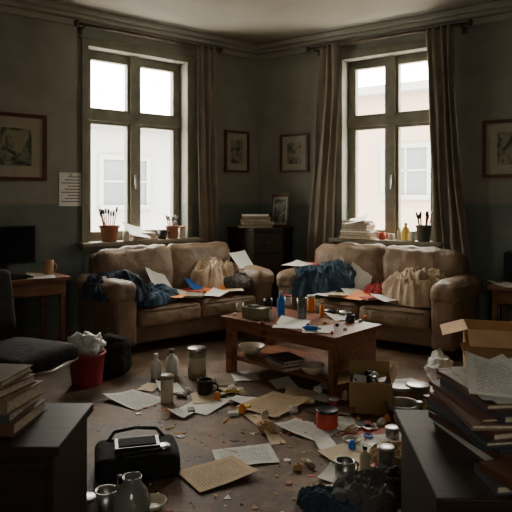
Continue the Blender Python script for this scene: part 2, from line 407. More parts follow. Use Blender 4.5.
# ---------------------------------------------------------------- sofas
def sofa(F,ang,t0,t1,seed,sw=False):
    L=t1-t0; D=.82; root=bpy.data.objects.new('sofa',None); bpy.context.scene.collection.objects.link(root)
    root.location=F((t0+t1)/2,.15+D/2,0); root.rotation_euler=(0,0,ang)
    aw=.22
    mb=MB()
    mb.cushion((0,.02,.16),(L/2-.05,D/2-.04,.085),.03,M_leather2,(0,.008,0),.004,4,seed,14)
    mb.done('base',parent=root)
    mb=MB()
    for sx in (-1,1):
        x=sx*(L/2-aw/2)
        mb.cushion((x,0,.32),(aw/2-.015,D/2-.02,.25),.035,M_leather,(.006,.008,0),.007,6,seed+sx,14)
        mb.cushion((x+sx*.01,-.0,.51),(aw/2+.008,D/2,.09),.075,M_leather,(.006,.006,.012),.012,7,seed+sx+3,18)
    mb.done('arms',parent=root)
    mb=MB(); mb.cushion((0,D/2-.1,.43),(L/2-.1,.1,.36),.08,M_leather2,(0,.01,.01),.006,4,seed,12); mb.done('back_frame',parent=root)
    iw=(L-2*aw)/2; w=iw/2
    mb=MB()
    for k,sx in enumerate((-1,1)):
        mb.cushion((sx*(w+.003),-.07,.29),(w-.002,.335,.075),.045,M_leather,(.0,.012,.02),.012,6,seed+k*5,20)
        mb.tube([(sx*(w+.003)+q*(w-.03),-.398-.008*(1-q*q),.352) for q in [i/6-1 for i in range(13)]],.006,M_leather2,6)
    mb.done('seat_cushions',parent=root)
    mb=MB()
    for k,sx in enumerate((-1,1)):
        M=T(sx*(w+.045),.16+.02*k,.575)@RX(-.2)@RY(.03*sx)
        mb.cushion((0,0,0),(w+.055,.085,.25),.075,M_leather,(.008,.04,.012),.024,6,seed+k*7+2,24,M=M)
    mb.done('back_cushions',parent=root)
    mb=MB()
    for sx in (-1,1):
        for sy in (-1,1): mb.lathe([(.02,0),(.028,.08)],M_woodv,10,M=T(sx*(L/2-.12),sy*(D/2-.1),0))
    mb.done('feet',parent=root)
    return root
sofa(FL,AL,.56,2.2,1); sofa(FR,AR,.86,2.5,11)

# ---------------------------------------------------------------- coffee table
Fp=Vector((.48,3.66)); u=Vector((-.725,.689)); v=Vector((.689,.725)); TL,TW,TH=1.02,.54,.41
cen=Fp+u*TL/2+v*TW/2; TA=math.atan2(-u.y,-u.x)
mb=MB(); hx,hy=TL/2,TW/2
mb.box(-hx,hx,-hy,hy,TH-.035,TH,M_wood)
mb.box(-hx+.03,hx-.03,-hy+.03,hy-.03,TH-.10,TH-.035,M_wood)
mb.box(hx-.07,hx-.03,-hy+.025,hy-.025,0,TH-.1,M_wood)
for sy in (-1,1): mb.box(-hx+.03,-hx+.09,sy*(hy-.055)-.03,sy*(hy-.055)+.03,0,TH-.1,M_wood)
mb.box(-hx+.04,hx-.07,-hy+.04,hy-.04,.1,.125,M_wood)
mb.lathe([(.014,0),(.01,.02)],M_rod,8,M=T(-.1,-hy+.03,TH-.068)@RX(math.pi/2))
mb.done('coffee_table',(cen.x,cen.y,0),TA,bevel=.006)

# ---------------------------------------------------------------- furniture left
def desk_table(name,F,ang,t0,t1,o0,o1,h,m):
    c=F((t0+t1)/2,(o0+o1)/2,0); w=(t1-t0)/2; d=(o1-o0)/2; mb=MB()
    mb.box(-w,w,-d,d,h-.03,h,m); mb.box(-w+.03,w-.03,-d+.03,d-.03,h-.14,h-.03,m)
    for sx in (-1,1):
        for sy in (-1,1):
            x,y=sx*(w-.05),sy*(d-.05); mb.box(x-.02,x+.02,y-.02,y+.02,0,h-.14,m)
    mb.box(-.2,.2,-d+.022,-d+.03,h-.125,h-.045,m); mb.lathe([(.012,0),(.009,.02)],M_rod,8,M=T(0,-d+.022,h-.085)@RX(math.pi/2))
    return mb.done(name,c,ang,bevel=.004)
desk_table('writing_desk',FL,AL,2.42,3.5,.06,.62,.64,M_woodm)
mb=MB(); mb.box(-.25,.25,-.012,.012,.09,.40,M_black); mb.box(-.235,.235,-.0145,-.012,.105,.385,M_screen)
mb.box(-.03,.03,.012,.03,.01,.2,M_black); mb.box(-.1,.1,-.06,.09,0,.012,M_black)
mb.done('computer_monitor',FL(2.84,.3,.64),AL+.1,bevel=.004)
mb=MB(); mb.box(-.2,.2,-.07,.07,0,.018,M_black)
for i in range(12):
    for j in range(4): mb.box(-.185+i*.031,-.16+i*.031,-.058+j*.03,-.034+j*.03,.018,.024,M_blackf)
mb.done('keyboard',FL(2.9,.5,.64),AL)

# generic small things
def mug(name,p,r=.04,h=.09,m=None,hr=0):
    m=m or M_cream; mb=MB()
    mb.lathe([(r*.85,0),(r*.95,.005),(r,h*.3),(r,h),(r*.9,h),(r*.88,h*.3),(r*.8,.01),(0,.01)],m,20)
    pts=[(r*.9+r*.75*math.sin(a),0,h*.5-h*.3*math.cos(a)) for a in [k*math.pi/8 for k in range(9)]]
    mb.tube(pts,r*.12,m,6); return mb.done(name,p,hr)
def bottle(name,p,r,h,m,cap=None,neck=.35):
    mb=MB(); mb.lathe([(r*.9,0),(r,.006),(r,h*.6),(r*.85,h*.7),(r*neck,h*.8),(r*neck,h*.9)],m,18)
    mb.lathe([(r*neck*1.25,h*.87),(r*neck*1.25,h),(r*neck*1.1,h*1.005)],cap or M_white,14)
    return mb.done(name,p)
def jar(name,p,r,h,m,lid=None,label=None):
    mb=MB(); mb.lathe([(r*.92,0),(r,.006),(r,h*.86),(r*.9,h*.88)],m,22)
    mb.lathe([(r*1.04,h*.87),(r*1.04,h*.98),(r*.95,h),(0,h)],lid or M_metal,22)
    if label: mb.lathe([(r*1.01,h*.2),(r*1.01,h*.7)],label,22)
    return mb.done(name,p)
def bowl(name,p,r,h,m):
    mb=MB(); mb.lathe([(r*.4,0),(r*.45,.004),(r*.8,h*.45),(r,h),(r*.95,h),(r*.74,h*.5),(r*.35,.012),(0,.012)],m,24); return mb.done(name,p)
def pot_brushes(name,p,r,h,m,n=8,L=.16):
    mb=MB(); mb.lathe([(r*.75,0),(r*.78,.005),(r*.98,h*.85),(r*1.08,h*.86),(r*1.08,h),(r*.95,h),(r*.9,h*.7),(0,h*.7)],m,20)
    for i in range(n):
        a=U(0,6.28); q=r*.5; lean=U(.2,.5); l=h+L*U(.6,1)
        b=Vector((q*math.cos(a),q*math.sin(a),h*.6)); e=Vector((math.cos(a)*(q+lean*(l-h*.6)*.6),math.sin(a)*(q+lean*(l-h*.6)*.6),l))
        mb.tube([b,e],.005,random.choice([M_woodm,M_black,M_redc])); d=(e-b).normalized()
        mb.tube([e-d*.005,e+d*.012,e+d*.04],.010,M_black)
    return mb.done(name,p)
def paper(p,w=.21,l=.297,rz=0,m=None,curl=.02,rot=None,name='paper_sheet'):
    m=m or M_pap; mb=MB(); nx,ny=8,10; vs=[]; sd=U(0,99); cx=random.choice([-1,1]); 
    for j in range(ny+1):
        for i in range(nx+1):
            x=i/nx*2-1;y=j/ny*2-1
            z=curl*max(0,(x*cx+y)/2)**2*1.3+.006*max(0,noise.noise(Vector((x*1.3+sd,y*1.3,0)))) 
            vs.append((x*w/2,y*l/2,z+.001))
    fs=[(j*(nx+1)+i,j*(nx+1)+i+1,(j+1)*(nx+1)+i+1,(j+1)*(nx+1)+i) for j in range(ny) for i in range(nx)]
    mb.add(vs,fs,m,True); o=mb.done(name,p,rz,rot=rot)
    return o
def book(p,w,l,h,rz,cov,name='book',rot=None):
    mb=MB(); mb.box(-w/2,w/2,-l/2,l/2,0,.003,cov); mb.box(-w/2,w/2,-l/2,l/2,h-.003,h,cov); mb.box(-w/2,-w/2+.004,-l/2,l/2,0.003,h-.003,cov)
    mb.box(-w/2+.004,w/2-.006,-l/2+.006,l/2-.006,.003,h-.003,M_pages); return mb.done(name,p,rz,rot=rot)
def stack(name,p,specs,rz=0,jit=.25,jx=.015):
    mb=MB(); z=0
    for (w,l,h,c) in specs:
        M=T(U(-jx,jx),U(-jx,jx),z)@RZ(U(-jit,jit))
        if c is None: mb.box(-w/2,w/2,-l/2,l/2,0,h,M_pblank,M=M)
        else:
            mb.box(-w/2,w/2,-l/2,l/2,0,.003,c,M=M); mb.box(-w/2,w/2,-l/2,l/2,h-.003,h,c,M=M); mb.box(-w/2,-w/2+.004,-l/2,l/2,.003,h-.003,c,M=M)
            mb.box(-w/2+.004,w/2-.006,-l/2+.006,l/2-.006,.003,h-.003,M_pages,M=M)
        z+=h
    o=mb.done(name,p,rz); return o,z
def cloth(name,p,rx,ry,h,m,rz=0,seed=0,rot=None,fold=1.0,n=72):
    mb=MB(); vs=[]
    for j in range(n+1):
        for i in range(n+1):
            x=i/n*2-1;y=j/n*2-1
            r=max(abs(x),abs(y)); e=math.hypot(x,y)
            if e>0: k=r/e; X,Y=x*k,y*k
            else: X=Y=0
            ang=math.atan2(Y,X)
            out=1+.34*noise.noise(Vector((math.cos(ang)*1.6+seed,math.sin(ang)*1.6,seed)))+.14*noise.noise(Vector((math.cos(ang)*5+seed,math.sin(ang)*5,1)))
            q=Vector((X*1.3+seed*1.7,Y*1.3,seed))
            wv=Vector((noise.noise(q*1.3),noise.noise(q*1.3+Vector((9,3,1))),0))
            q2=Vector((X*1.6+Y*.9,Y*1.0-X*.6,seed))+wv*1.1
            rid=1-abs(noise.noise(q2*1.7))*2.6; rid=max(0,rid)**.8
            r2=1-abs(noise.noise(q2*4.0+Vector((5,5,5))))*2.4; r2=max(0,r2)
            fall=max(0,1-r**3.2)
            base=.45+.55*noise.noise(q*.9+Vector((3,1,8)))
            z=h*fall**.4*(.30+.35*base+.26*rid*fold+.13*r2*fold)
            vs.append((X*rx*out+wv.x*.05*rx,Y*ry*out+wv.y*.05*ry,max(0,z)+(.004 if r<1 else 0)))
    W=n+1; fs=[(j*W+i,j*W+i+1,(j+1)*W+i+1,(j+1)*W+i) for j in range(n) for i in range(n)]
    mb.add(vs,fs,m,True); return mb.done(name,p,rz,rot=rot)
def crumple(name,p,r,m,seed=0,sq=.8):
    mb=MB(); bm=bmesh.new(); bmesh.ops.create_icosphere(bm,subdivisions=3,radius=1)
    vs=[]
    for vv in bm.verts:
        c=vv.co; k=.8+.35*abs(noise.noise(c*2.2+Vector((seed,0,0))))*2-.2*abs(noise.noise(c*5+Vector((seed,3,0))))
        q=c*k*r; q.z=max(q.z*sq,-r*.55)+r*.55; vs.append(q)
    fs=[[x.index for x in f.verts] for f in bm.faces]; bm.free(); mb.add(vs,fs,m,False); return mb.done(name,p)
def carton(name,p,w,d,h,rz,m,flaps=(1,1,1,1),fill=None,fl=.12):
    mb=MB(); t=.005
    mb.box(-w/2,w/2,-d/2,d/2,0,t,m); mb.box(-w/2,-w/2+t,-d/2,d/2,t,h,m); mb.box(w/2-t,w/2,-d/2,d/2,t,h,m)
    mb.box(-w/2+t,w/2-t,-d/2,-d/2+t,t,h,m); mb.box(-w/2+t,w/2-t,d/2-t,d/2,t,h,m)
    an=[.5,.9,.3,1.1]
    if flaps[0]: mb.box(-w/2,w/2,-fl,0,0,t*.7,m,M=T(0,-d/2,h)@RX(an[0]))
    if flaps[1]: mb.box(-w/2,w/2,0,fl,0,t*.7,m,M=T(0,d/2,h)@RX(an[1]))
    if flaps[2]: mb.box(-fl,0,-d/2,d/2,0,t*.7,m,M=T(-w/2,0,h)@RY(-an[2]))
    if flaps[3]: mb.box(0,fl,-d/2,d/2,0,t*.7,m,M=T(w/2,0,h)@RY(-an[3]))
    if fill:
        for k in range(fill):
            x,y=U(-w*.3,w*.3),U(-d*.3,d*.3); mm=random.choice([M_black,M_metal,M_white,M_blackf,M_grayc,M_olive,M_blackf])
            if R()<.5: mb.box(-.05,.05,-.03,.03,-.02,.03,mm,M=T(x,y,h*.8)@RZ(U(0,3))@RX(U(-.7,.7)))
            else: mb.lathe([(.02,-.08),(.024,0),(.024,.06),(.01,.07)],mm,12,M=T(x,y,h*.78)@RX(U(-.8,.8))@RY(U(-.8,.8)))
        mb.box(-w/2+t,w/2-t,-d/2+t,d/2-t,t,h*.6,M_blackf)
    return mb.done(name,p,rz)

mug('takeaway_cup',FL(2.52,.4,.64),.04,.12,M_card)
paper(FL(2.62,.5,.642),rz=.4)

# office chair (dark) on the left
mb=MB()
mb.cushion((0,0,.45),(.23,.23,.045),.04,M_blackf,(0,0,.02),.004,5,3,12)
mb.cushion((0,0,0),(.21,.035,.17),.034,M_blackf,(0,.02,0),.004,5,4,12,M=T(-.0,.25,.70)@RX(-.15))
mb.tube([(0,.2,.43),(0,.3,.5),(0,.29,.68)],.018,M_metal)
mb.lathe([(.03,.12),(.03,.3),(.02,.3),(.02,.42)],M_metal,14)
mb.tube([(-.22,-.2,.42),(.0,-.235,.405),(.22,-.2,.42)],.012,M_metal)
for k in range(5):
    a=k*2*math.pi/5+.3; x,y=.27*math.cos(a),.27*math.sin(a)
    mb.tube([(0,0,.12),(x*.5,y*.5,.105),(x,y,.07)],.016,M_metal); mb.lathe([(.0,-.012),(.03,-.012),(.03,.012),(0,.012)],M_black,12,M=T(x,y,.03)@RZ(a)@RX(math.pi/2))
mb.done('office_chair',(-1.22,3.05,0),1.15)

# waste bin with plastic bag
p=P(87,384); mb=MB(); r=.12
mb.lathe([(r*.82,0),(r*.84,.01),(r,.2),(r*1.06,.205),(r*1.06,.22),(r*.96,.22),(r*.8,.02),(0,.02)],M_red,24)
mb.done('waste_bin',p)
mb=MB(); seed=4
bm=bmesh.new(); bmesh.ops.create_icosphere(bm,subdivisions=4,radius=1); vs=[]
for vv in bm.verts:
    c=vv.co; k=.85+.5*abs(noise.noise(c*2.3+Vector((seed,0,0))))-.25*abs(noise.noise(c*5+Vector((2,0,0))))
    q=Vector((c.x*.125*k,c.y*.11*k,c.z*.08*k+.225))
    if c.z>.3: q.z+=.04*noise.noise(c*3); q.x+=.05*noise.noise(c*2.5+Vector((7,0,0)))
    vs.append(q)
fs=[[x.index for x in f.verts] for f in bm.faces]; bm.free(); mb.add(vs,fs,M_bag,True); mb.done('plastic_bag',p+Vector((0,0,.04)))
# black backpack on floor
p=P(113,374); mb=MB()
mb.cushion((0,0,.13),(.12,.09,.135),.08,M_blackf,(.01,.02,.02),.02,7,3,14); mb.cushion((0,-.09,.09),(.08,.03,.07),.03,M_blackf,(0,.01,0),.008,7,5,8)
mb.tube([(-.03,.02,.25),(-.02,.02,.29),(.02,.02,.29),(.03,.02,.25)],.008,M_blackf)
for s in (-1,1): mb.tube([(s*.06,.08,.24),(s*.09,.13,.18),(s*.09,.12,.06),(s*.06,.09,.03)],.01,M_blackf)
mb.done('backpack',p,.3)

# foreground left cabinet + books
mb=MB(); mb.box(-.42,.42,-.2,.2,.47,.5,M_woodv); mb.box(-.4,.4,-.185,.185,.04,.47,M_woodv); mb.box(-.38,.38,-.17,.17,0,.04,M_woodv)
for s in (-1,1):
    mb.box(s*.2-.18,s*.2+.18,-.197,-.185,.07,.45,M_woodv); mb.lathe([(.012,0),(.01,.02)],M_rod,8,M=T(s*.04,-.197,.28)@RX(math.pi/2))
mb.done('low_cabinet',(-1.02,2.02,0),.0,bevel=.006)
stack('book_stack',(-.92,2.04,.5),[(.24,.3,.04,M_bk[0]),(.23,.3,.03,M_bk[1]),(.22,.29,.045,M_bk[2]),(.2,.27,.03,M_bk[0]),(.2,.26,.022,M_bk[2])],1.4,.12)

# foreground right chest + stacks
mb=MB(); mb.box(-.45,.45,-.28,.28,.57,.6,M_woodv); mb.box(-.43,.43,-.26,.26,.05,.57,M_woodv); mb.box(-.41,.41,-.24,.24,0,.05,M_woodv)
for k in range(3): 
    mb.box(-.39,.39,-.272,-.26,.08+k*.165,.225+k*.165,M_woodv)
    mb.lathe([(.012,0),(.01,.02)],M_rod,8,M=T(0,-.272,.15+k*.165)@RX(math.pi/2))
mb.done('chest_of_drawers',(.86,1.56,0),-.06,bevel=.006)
sp=[]
for i in range(10): sp.append((.24,.32,U(.008,.028),random.choice([None,M_bk[1],M_bk[5],M_bk[0],M_bk[0],M_bk[2]])))
o,z=stack('paper_stack',(.66,1.62,.6),sp,.15,.22,.02)
for k in range(3): paper((.66+.01*k,1.62,.6+z+.002+.004*k),rz=.2-.25*k,curl=.03)
stack('paper_stack',(.97,1.58,.6),[(.23,.31,.03,M_bk[1]),(.22,.3,.025,None),(.22,.3,.03,M_bk[3]),(.21,.3,.02,None),(.22,.3,.03,None)],-.2,.2)
stack('book_stack',(.64,1.38,.6),[(.2,.12,.02,M_bk[1]),(.2,.12,.02,M_bk[0])],.2,.2)

# corner cabinet
mb=MB()
pts=[(.02,6.76,0),FL(.46,.03,0),(-.03,6.14,0),(.28,6.12,0),FR(.5,.03,0)]
def prism(mb,pts,z0,z1,m,sc=1.0):
    c=sum((Vector(p[:2]) for p in pts),Vector((0,0)))/len(pts)
    q=[c+(Vector(p[:2])-c)*sc for p in pts]; n=len(q)
    mb.add([(p.x,p.y,z) for z in (z0,z1) for p in q],[tuple(range(n)),tuple(range(n,2*n))]+[(i,(i+1)%n,n+(i+1)%n,n+i) for i in range(n)],m)
prism(mb,pts,0,.93,M_woodv,.95); prism(mb,pts,.93,.96,M_woodv,.99)
mb.box(.0,.26,6.11,6.135,.72,.9,M_woodv); mb.box(.0,.26,6.11,6.135,.1,.69,M_woodv); mb.lathe([(.014,0),(.01,.02)],M_rod,8,M=T(.13,6.11,.81)@RX(math.pi/2))
mb.done('corner_cabinet',bevel=.004)
stack('book_stack',(.0,6.33,.96),[(.36,.22,.03,M_bk[2]),(.33,.21,.035,M_bk[6]),(.32,.2,.03,M_bk[3]),(.31,.2,.025,M_bk[4]),(.28,.2,.02,None)],.1,.2)
mb=MB(); mb.box(-.11,.11,-.012,.012,0,.35,M_woodf); mb.box(-.09,.09,-.014,-.012,.025,.325,M_mat); mb.box(-.075,.075,-.0155,-.014,.05,.3,M_art)
mb.done('leaning_picture_frame',(.25,6.42,.96),rot=(-.12,0,AR),bevel=.002)

# nightstand right
desk_table('side_table',FR,AR,2.62,3.15,.06,.5,.55,M_woodm)
paper(FR(2.75,.36,.552),rz=.2); paper(FR(2.8,.28,.556),rz=-.5)
stack('book_stack',FR(2.95,.3,.55),[(.2,.27,.03,M_bk[1]),(.2,.26,.04,M_bk[0]),(.18,.25,.03,M_bk[4])],.3)
mb=MB(); mb.box(-.09,.09,-.09,.09,0,.26,M_black); mb.lathe([(.06,0),(.055,.01),(.02,.004)],M_blackf,18,M=T(0,-.09,.09)@RX(math.pi/2)); mb.lathe([(.03,0),(.025,.008)],M_blackf,14,M=T(0,-.09,.2)@RX(math.pi/2))
mb.done('loudspeaker',FR(2.78,.16,.55),AR,bevel=.005)

# cartons right
carton('cardboard_box',(1.62,3.95,0),.46,.34,.42,-.25,M_card,(1,0,1,1),0,.16)
carton('cardboard_box',P(500,400),.3,.28,.22,.2,M_cardd,(1,1,0,1),6)
p=P(374,414); p.y+=.12; carton('cardboard_box',p,.25,.24,.18,-.15,M_cardd,(0,1,1,1),9,.07)
crumple('plastic_bag',P(440,378),.10,M_bag,2,1.3)
crumple('plastic_bag',(1.36,3.62,0),.09,M_bag,7,1.1)
# ---------------------------------------------------------------- table-top items
z=TH
mb=MB(); mb.box(-.09,.09,-.06,.06,0,.008,M_olive); 
for a in ((-.09,-.083,-.06,.06),(.083,.09,-.06,.06),(-.083,.083,-.06,-.053),(-.083,.083,.053,.06)): mb.box(a[0],a[1],a[2],a[3],.008,.08,M_olive)
mb.box(-.06,0,-.03,.03,.008,.09,M_grayc); mb.box(.01,.06,-.03,.04,.008,.075,M_white); mb.done('storage_tray',P(257,318,z),TA+.1,bevel=.002)
bottle('blue_bottle',P(281,316,z),.03,.18,M_blue,M_white)
mb=MB(); mb.lathe([(.030,0),(.032,.004),(.036,.15),(.034,.15),(.030,.006),(0,.006)],M_cglass,20); mb.lathe([(.028,.008),(.033,.12),(0,.12)],M_oglass,20); mb.done('juice_glass',P(302,319,z))
jar('orange_jar',P(311,311,z),.03,.12,M_orange,M_white)
bottle('small_bottle',P(322,317,z),.018,.11,M_orange,M_yel); 
mug('coffee_mug',P(268,306,z),.035,.06,M_black,1)
jar('small_tin',P(288,305,z),.03,.08,M_white,M_red)
mug('coffee_mug',P(350,322,z),.032,.05,M_black,.3); mug('coffee_mug',P(240,311,z),.03,.06,M_cream,2)
bowl('small_bowl',P(331,314,z),.05,.03,M_black); bowl('ashtray',P(345,315,z),.045,.025,M_metal)
bottle('small_bottle',P(271,320,z),.016,.09,M_white,M_black)
paper(P(292,324,z)+Vector((0,0,.001)),rz=TA+.5,m=M_pblank); paper(P(318,331,z)+Vector((0,0,.004)),rz=TA-.9,m=M_pblank,w=.15,l=.2)
paper(P(340,318,z)+Vector((0,0,.002)),rz=.3,m=M_pap,w=.15,l=.2)
mb=MB(); mb.lathe([(.012,0),(.014,.01),(.016,.08),(.001,.11)],M_blue,14,M=T(0,0,.016)@RX(-math.pi/2)); mb.lathe([(.009,0),(.009,.02)],M_white,12,M=T(0,0,.016)@RX(math.pi/2)); mb.done('paint_tube',P(318,332,z)+Vector((0,0,.006)),1.2)
def small_pile(name,lst):
    mb=MB()
    for (px,py,zz_,r,m) in lst:
        q=P(px,py,zz_)
        mb.lathe([(r,0),(r,.012),(r*.7,.018)],m,12,M=T(q.x,q.y,q.z))
    mb.done(name)
small_pile('bottle_caps',[(235,315,z,.012,M_white),(262,324,z,.012,M_red),(276,325,z,.01,M_yel),(345,330,z,.012,M_white),(360,322,z,.015,M_metal),(332,334,z,.01,M_redc),(308,326,z,.012,M_black),(365,318,z,.012,M_orange),(337,326,z,.012,M_black),(325,324,z,.014,M_yel)])
# shelf items (z=.125)
zs=.125
bowl('bowl',P(252,354,zs),.1,.065,M_cream); bowl('bowl',P(316,376,zs)+Vector((-.02,.05,0)),.085,.06,M_cream)
stack('book_stack',P(286,366,zs),[(.18,.24,.025,M_bk[2]),(.18,.24,.02,M_bk[3]),(.17,.22,.02,M_bk[1])],.4,.1)

# ---------------------------------------------------------------- sofa items
def S(F,t,o,z): return Vector(F(t,o,z))
sz=.385; st=.408
cloth('blanket',S(FL,2.02,.62,.44),.25,.30,.25,M_navy,AL,3.3)
cloth('jeans',S(FL,1.78,.74,sz),.25,.19,.16,M_teal,AL-.3,5.1)
cloth('beige_blanket',S(FL,.98,.52,sz),.30,.24,.36,M_beige,AL+.4,7.7)
cloth('grey_jacket',S(FL,.78,.70,.44),.2,.2,.16,M_grayc,AL,9.2)
paper(S(FL,1.60,.60,.52),m=M_pblank,rot=(.75,.1,AL+.2)); paper(S(FL,1.46,.72,st+.02),m=M_pap,rot=(.12,.05,1.0))
book(S(FL,1.28,.66,st+.004),.18,.26,.022,AL+.4,M_redc); book(S(FL,1.40,.84,st),.16,.22,.018,AL-.6,M_bk[3])
paper(S(FL,1.14,.80,st+.02),m=M_orange,w=.2,l=.22,rot=(.15,0,.3)); paper(S(FL,1.2,.9,st+.01),m=M_pblank,w=.16,l=.2,rot=(.1,0,-.4))
paper(S(FL,.70,.62,.66),m=M_pblank,rot=(.6,0,.6),w=.18,l=.24); paper(S(FL,.98,.86,st+.02),rz=.2,m=M_pcream,w=.16,l=.2)
paper(S(FL,1.58,.86,st+.02),rz=-.2,m=M_orange,w=.14,l=.18); paper(S(FL,1.24,.62,st+.06),m=M_blue,w=.16,l=.2,rot=(.5,0,.9))
cloth('teal_blanket',S(FR,1.16,.62,sz),.34,.28,.34,M_teal,AR+.5,12.4)
cloth('beige_blanket',S(FR,2.13,.62,sz),.31,.24,.34,M_beige,AR+.35,15.2)
cloth('red_shirt',S(FR,1.74,.62,sz),.17,.16,.16,M_redcl,AR,17.9)
cloth('dark_sweater',S(FR,1.64,.48,sz),.18,.12,.17,M_grayc,AR,31.9)
book(S(FR,.97,.5,.615),.2,.28,.02,AR+.5,M_redc); paper(S(FR,.93,.66,.635),rz=AR,m=M_pblank)
paper(S(FR,1.52,.56,.53),m=M_pblank,rot=(.95,.1,AR+.2)); book(S(FR,1.44,.82,st),.17,.24,.022,AR+.3,M_pcream); paper(S(FR,1.64,.84,st+.012),m=M_orange,w=.18,l=.22,rot=(.12,0,AR-.2))
paper(S(FR,1.54,.72,st+.03),m=M_pap,rot=(.2,0,AR+.9)); paper(S(FR,1.88,.86,st+.02),m=M_pblank,w=.16,l=.2,rot=(.1,0,.5)); book(S(FR,1.76,.84,st),.12,.17,.02,AR-.5,M_redc)
paper(S(FR,1.34,.9,st+.012),rz=AR,m=M_pblank,w=.15,l=.2)

# ---------------------------------------------------------------- window sill items
ws=.862
pot_brushes('brush_pot',FL(1.82,.04,ws),.09,.15,M_terr,10,.14)
pot_brushes('brush_pot',FL(1.14,.04,ws),.065,.13,M_terr,6,.08)
jar('glass_jar',FL(1.02,.03,ws),.035,.12,M_cream,M_card); mug('coffee_mug',FL(1.26,.05,ws),.045,.09,M_black)
stack('book_stack',FL(1.48,.03,ws),[(.27,.17,.03,M_bk[3]),(.25,.17,.03,M_bk[0]),(.24,.16,.012,None)],AL+.1,.15)
paper(FL(1.56,.06,ws+.09),rot=(.35,.2,AL),m=M_pblank); mug('coffee_mug',FL(1.67,.08,ws),.032,.09,M_white,2)
stack('book_stack',FR(1.27,.06,ws),[(.34,.18,.035,M_bk[6]),(.31,.18,.03,M_bk[0]),(.32,.17,.02,None),(.29,.18,.03,M_bk[2]),(.30,.17,.025,M_bk[3]),(.26,.17,.02,None),(.27,.17,.02,M_bk[4])],AR,.15,.01)
paper(FR(1.26,.06,ws+.19),rot=(.15,-.2,AR+.2),m=M_pblank)
pot_brushes('brush_pot',FR(1.94,.06,ws),.07,.15,M_grayc,8,.1)
bottle('lotion_bottle',FR(1.76,.05,ws),.035,.17,M_yel,M_white); jar('glass_jar',FR(1.835,.08,ws),.028,.09,M_white)
mug('coffee_mug',FR(1.52,.05,ws),.035,.07,M_redc); jar('small_tin',FR(1.61,.04,ws),.03,.06,M_cream); bottle('small_bottle',FR(1.69,.03,ws),.022,.12,M_cream)

# ---------------------------------------------------------------- floor items
jar('storage_canister',P(197,377),.065,.21,M_olive,M_metal,M_cream)
bottle('white_bottle',P(156,378),.035,.17,M_white); bottle('white_bottle',P(172,376),.045,.19,M_white,M_grayc)
jar('candle_jar',P(167,402),.04,.17,M_cream,M_olive); mug('coffee_mug',P(205,395),.05,.1,M_woodv)
jar('paint_pot',P(327,427),.06,.1,M_redc,M_black); jar('red_jar',P(334,408),.03,.06,M_red,M_white)
bowl('metal_bowl',P(402,418),.1,.09,M_metal); jar('round_tin',P(400,404),.09,.12,M_terr,M_cream)
papers=[(135,400,.25,.33,.9,'a'),(205,406,.21,.28,-.5,'b'),(203,399,.14,.2,.2,'c'),(274,406,.3,.36,-.7,'t'),(307,430,.21,.3,.9,'a'),(245,457,.21,.297,-1.35,'a'),
(217,475,.24,.3,-1.0,'t'),(350,459,.21,.26,.5,'c'),(370,437,.2,.24,.6,'r'),(246,402,.16,.2,1.2,'b'),(300,398,.2,.26,-.2,'c'),(413,388,.21,.297,.4,'b'),(375,445,.18,.22,-.3,'b'),
(340,388,.2,.28,.9,'a'),(410,402,.2,.26,1.2,'c'),(425,395,.2,.28,-.4,'a'),(350,500,.2,.28,.3,'b'),(245,377,.18,.22,.2,'b'),(170,390,.15,.2,.4,'b'),
(228,390,.12,.16,.7,'c'),(283,384,.15,.2,.3,'b'),(330,400,.15,.2,1.1,'b'),(345,425,.14,.2,.2,'a'),(395,455,.2,.28,1.0,'a'),(390,430,.16,.22,-.5,'c'),(385,478,.21,.29,.2,'c'),
(340,480,.12,.17,.9,'b'),(408,445,.15,.2,.4,'b'),(258,420,.1,.15,.5,'c'),(150,388,.12,.16,-.3,'c'),(325,445,.1,.14,.2,'b'),(180,415,.1,.14,1.0,'b'),(275,440,.08,.12,.3,'c')]
mm={'a':M_pap,'b':M_pblank,'c':M_pcream,'t':M_pap2,'r':M_redc}
for i,(px,py,w,l,rz,k) in enumerate(papers):
    q=P(px,py); q.z=.002+.0035*(i%4); paper(q,w,l,rz,mm[k],curl=U(.005,.03))
crumple('crumpled_paper',P(267,432),.05,M_card,3); crumple('crumpled_paper',P(232,392),.035,M_pblank,6); crumple('crumpled_paper',P(293,412),.03,M_pblank,9)
for (px,py,r,m,sd) in ((243,395,.025,M_pcream,31),(318,392,.03,M_pblank,33),(352,432,.03,M_pcream,35),(188,392,.025,M_pblank,37),(407,462,.04,M_pblank,39),(298,470,.025,M_card,41),(383,455,.03,M_pcream,43)): crumple('crumpled_paper',P(px,py),r,m,sd)
book(P(406,428),.15,.22,.025,.5,M_bk[4]); book(P(345,412)+Vector((.0,0,.015)),.13,.19,.02,-.5,M_bk[0]); book(P(398,486)+Vector((0,0,.015)),.16,.23,.03,1.0,M_bk[1])
book(P(225,385)+Vector((0,0,.012)),.12,.17,.015,.2,M_bk[2])
# black case lower left
p=P(137,470); mb=MB()
mb.cushion((0,0,.055),(.19,.14,.055),.035,M_blackf,(0,0,.01),.004,6,2,14); mb.box(-.1,.1,-.07,.05,.11,.135,M_black); mb.box(-.085,.085,-.055,.035,.135,.14,M_blackf)
mb.tube([(-.14,.08,.10),(-.1,.12,.14),(0,.13,.15),(.1,.12,.14),(.14,.08,.10)],.009,M_black)
mb.tube([(-.17,-.06,.08),(-.05,-.12,.125),(.08,-.1,.125),(.17,.02,.1)],.008,M_blackf); mb.lathe([(.03,0),(.03,.02),(.02,.022)],M_metal,14,M=T(.12,-.05,.105))
mb.done('camera_bag',p,.25)
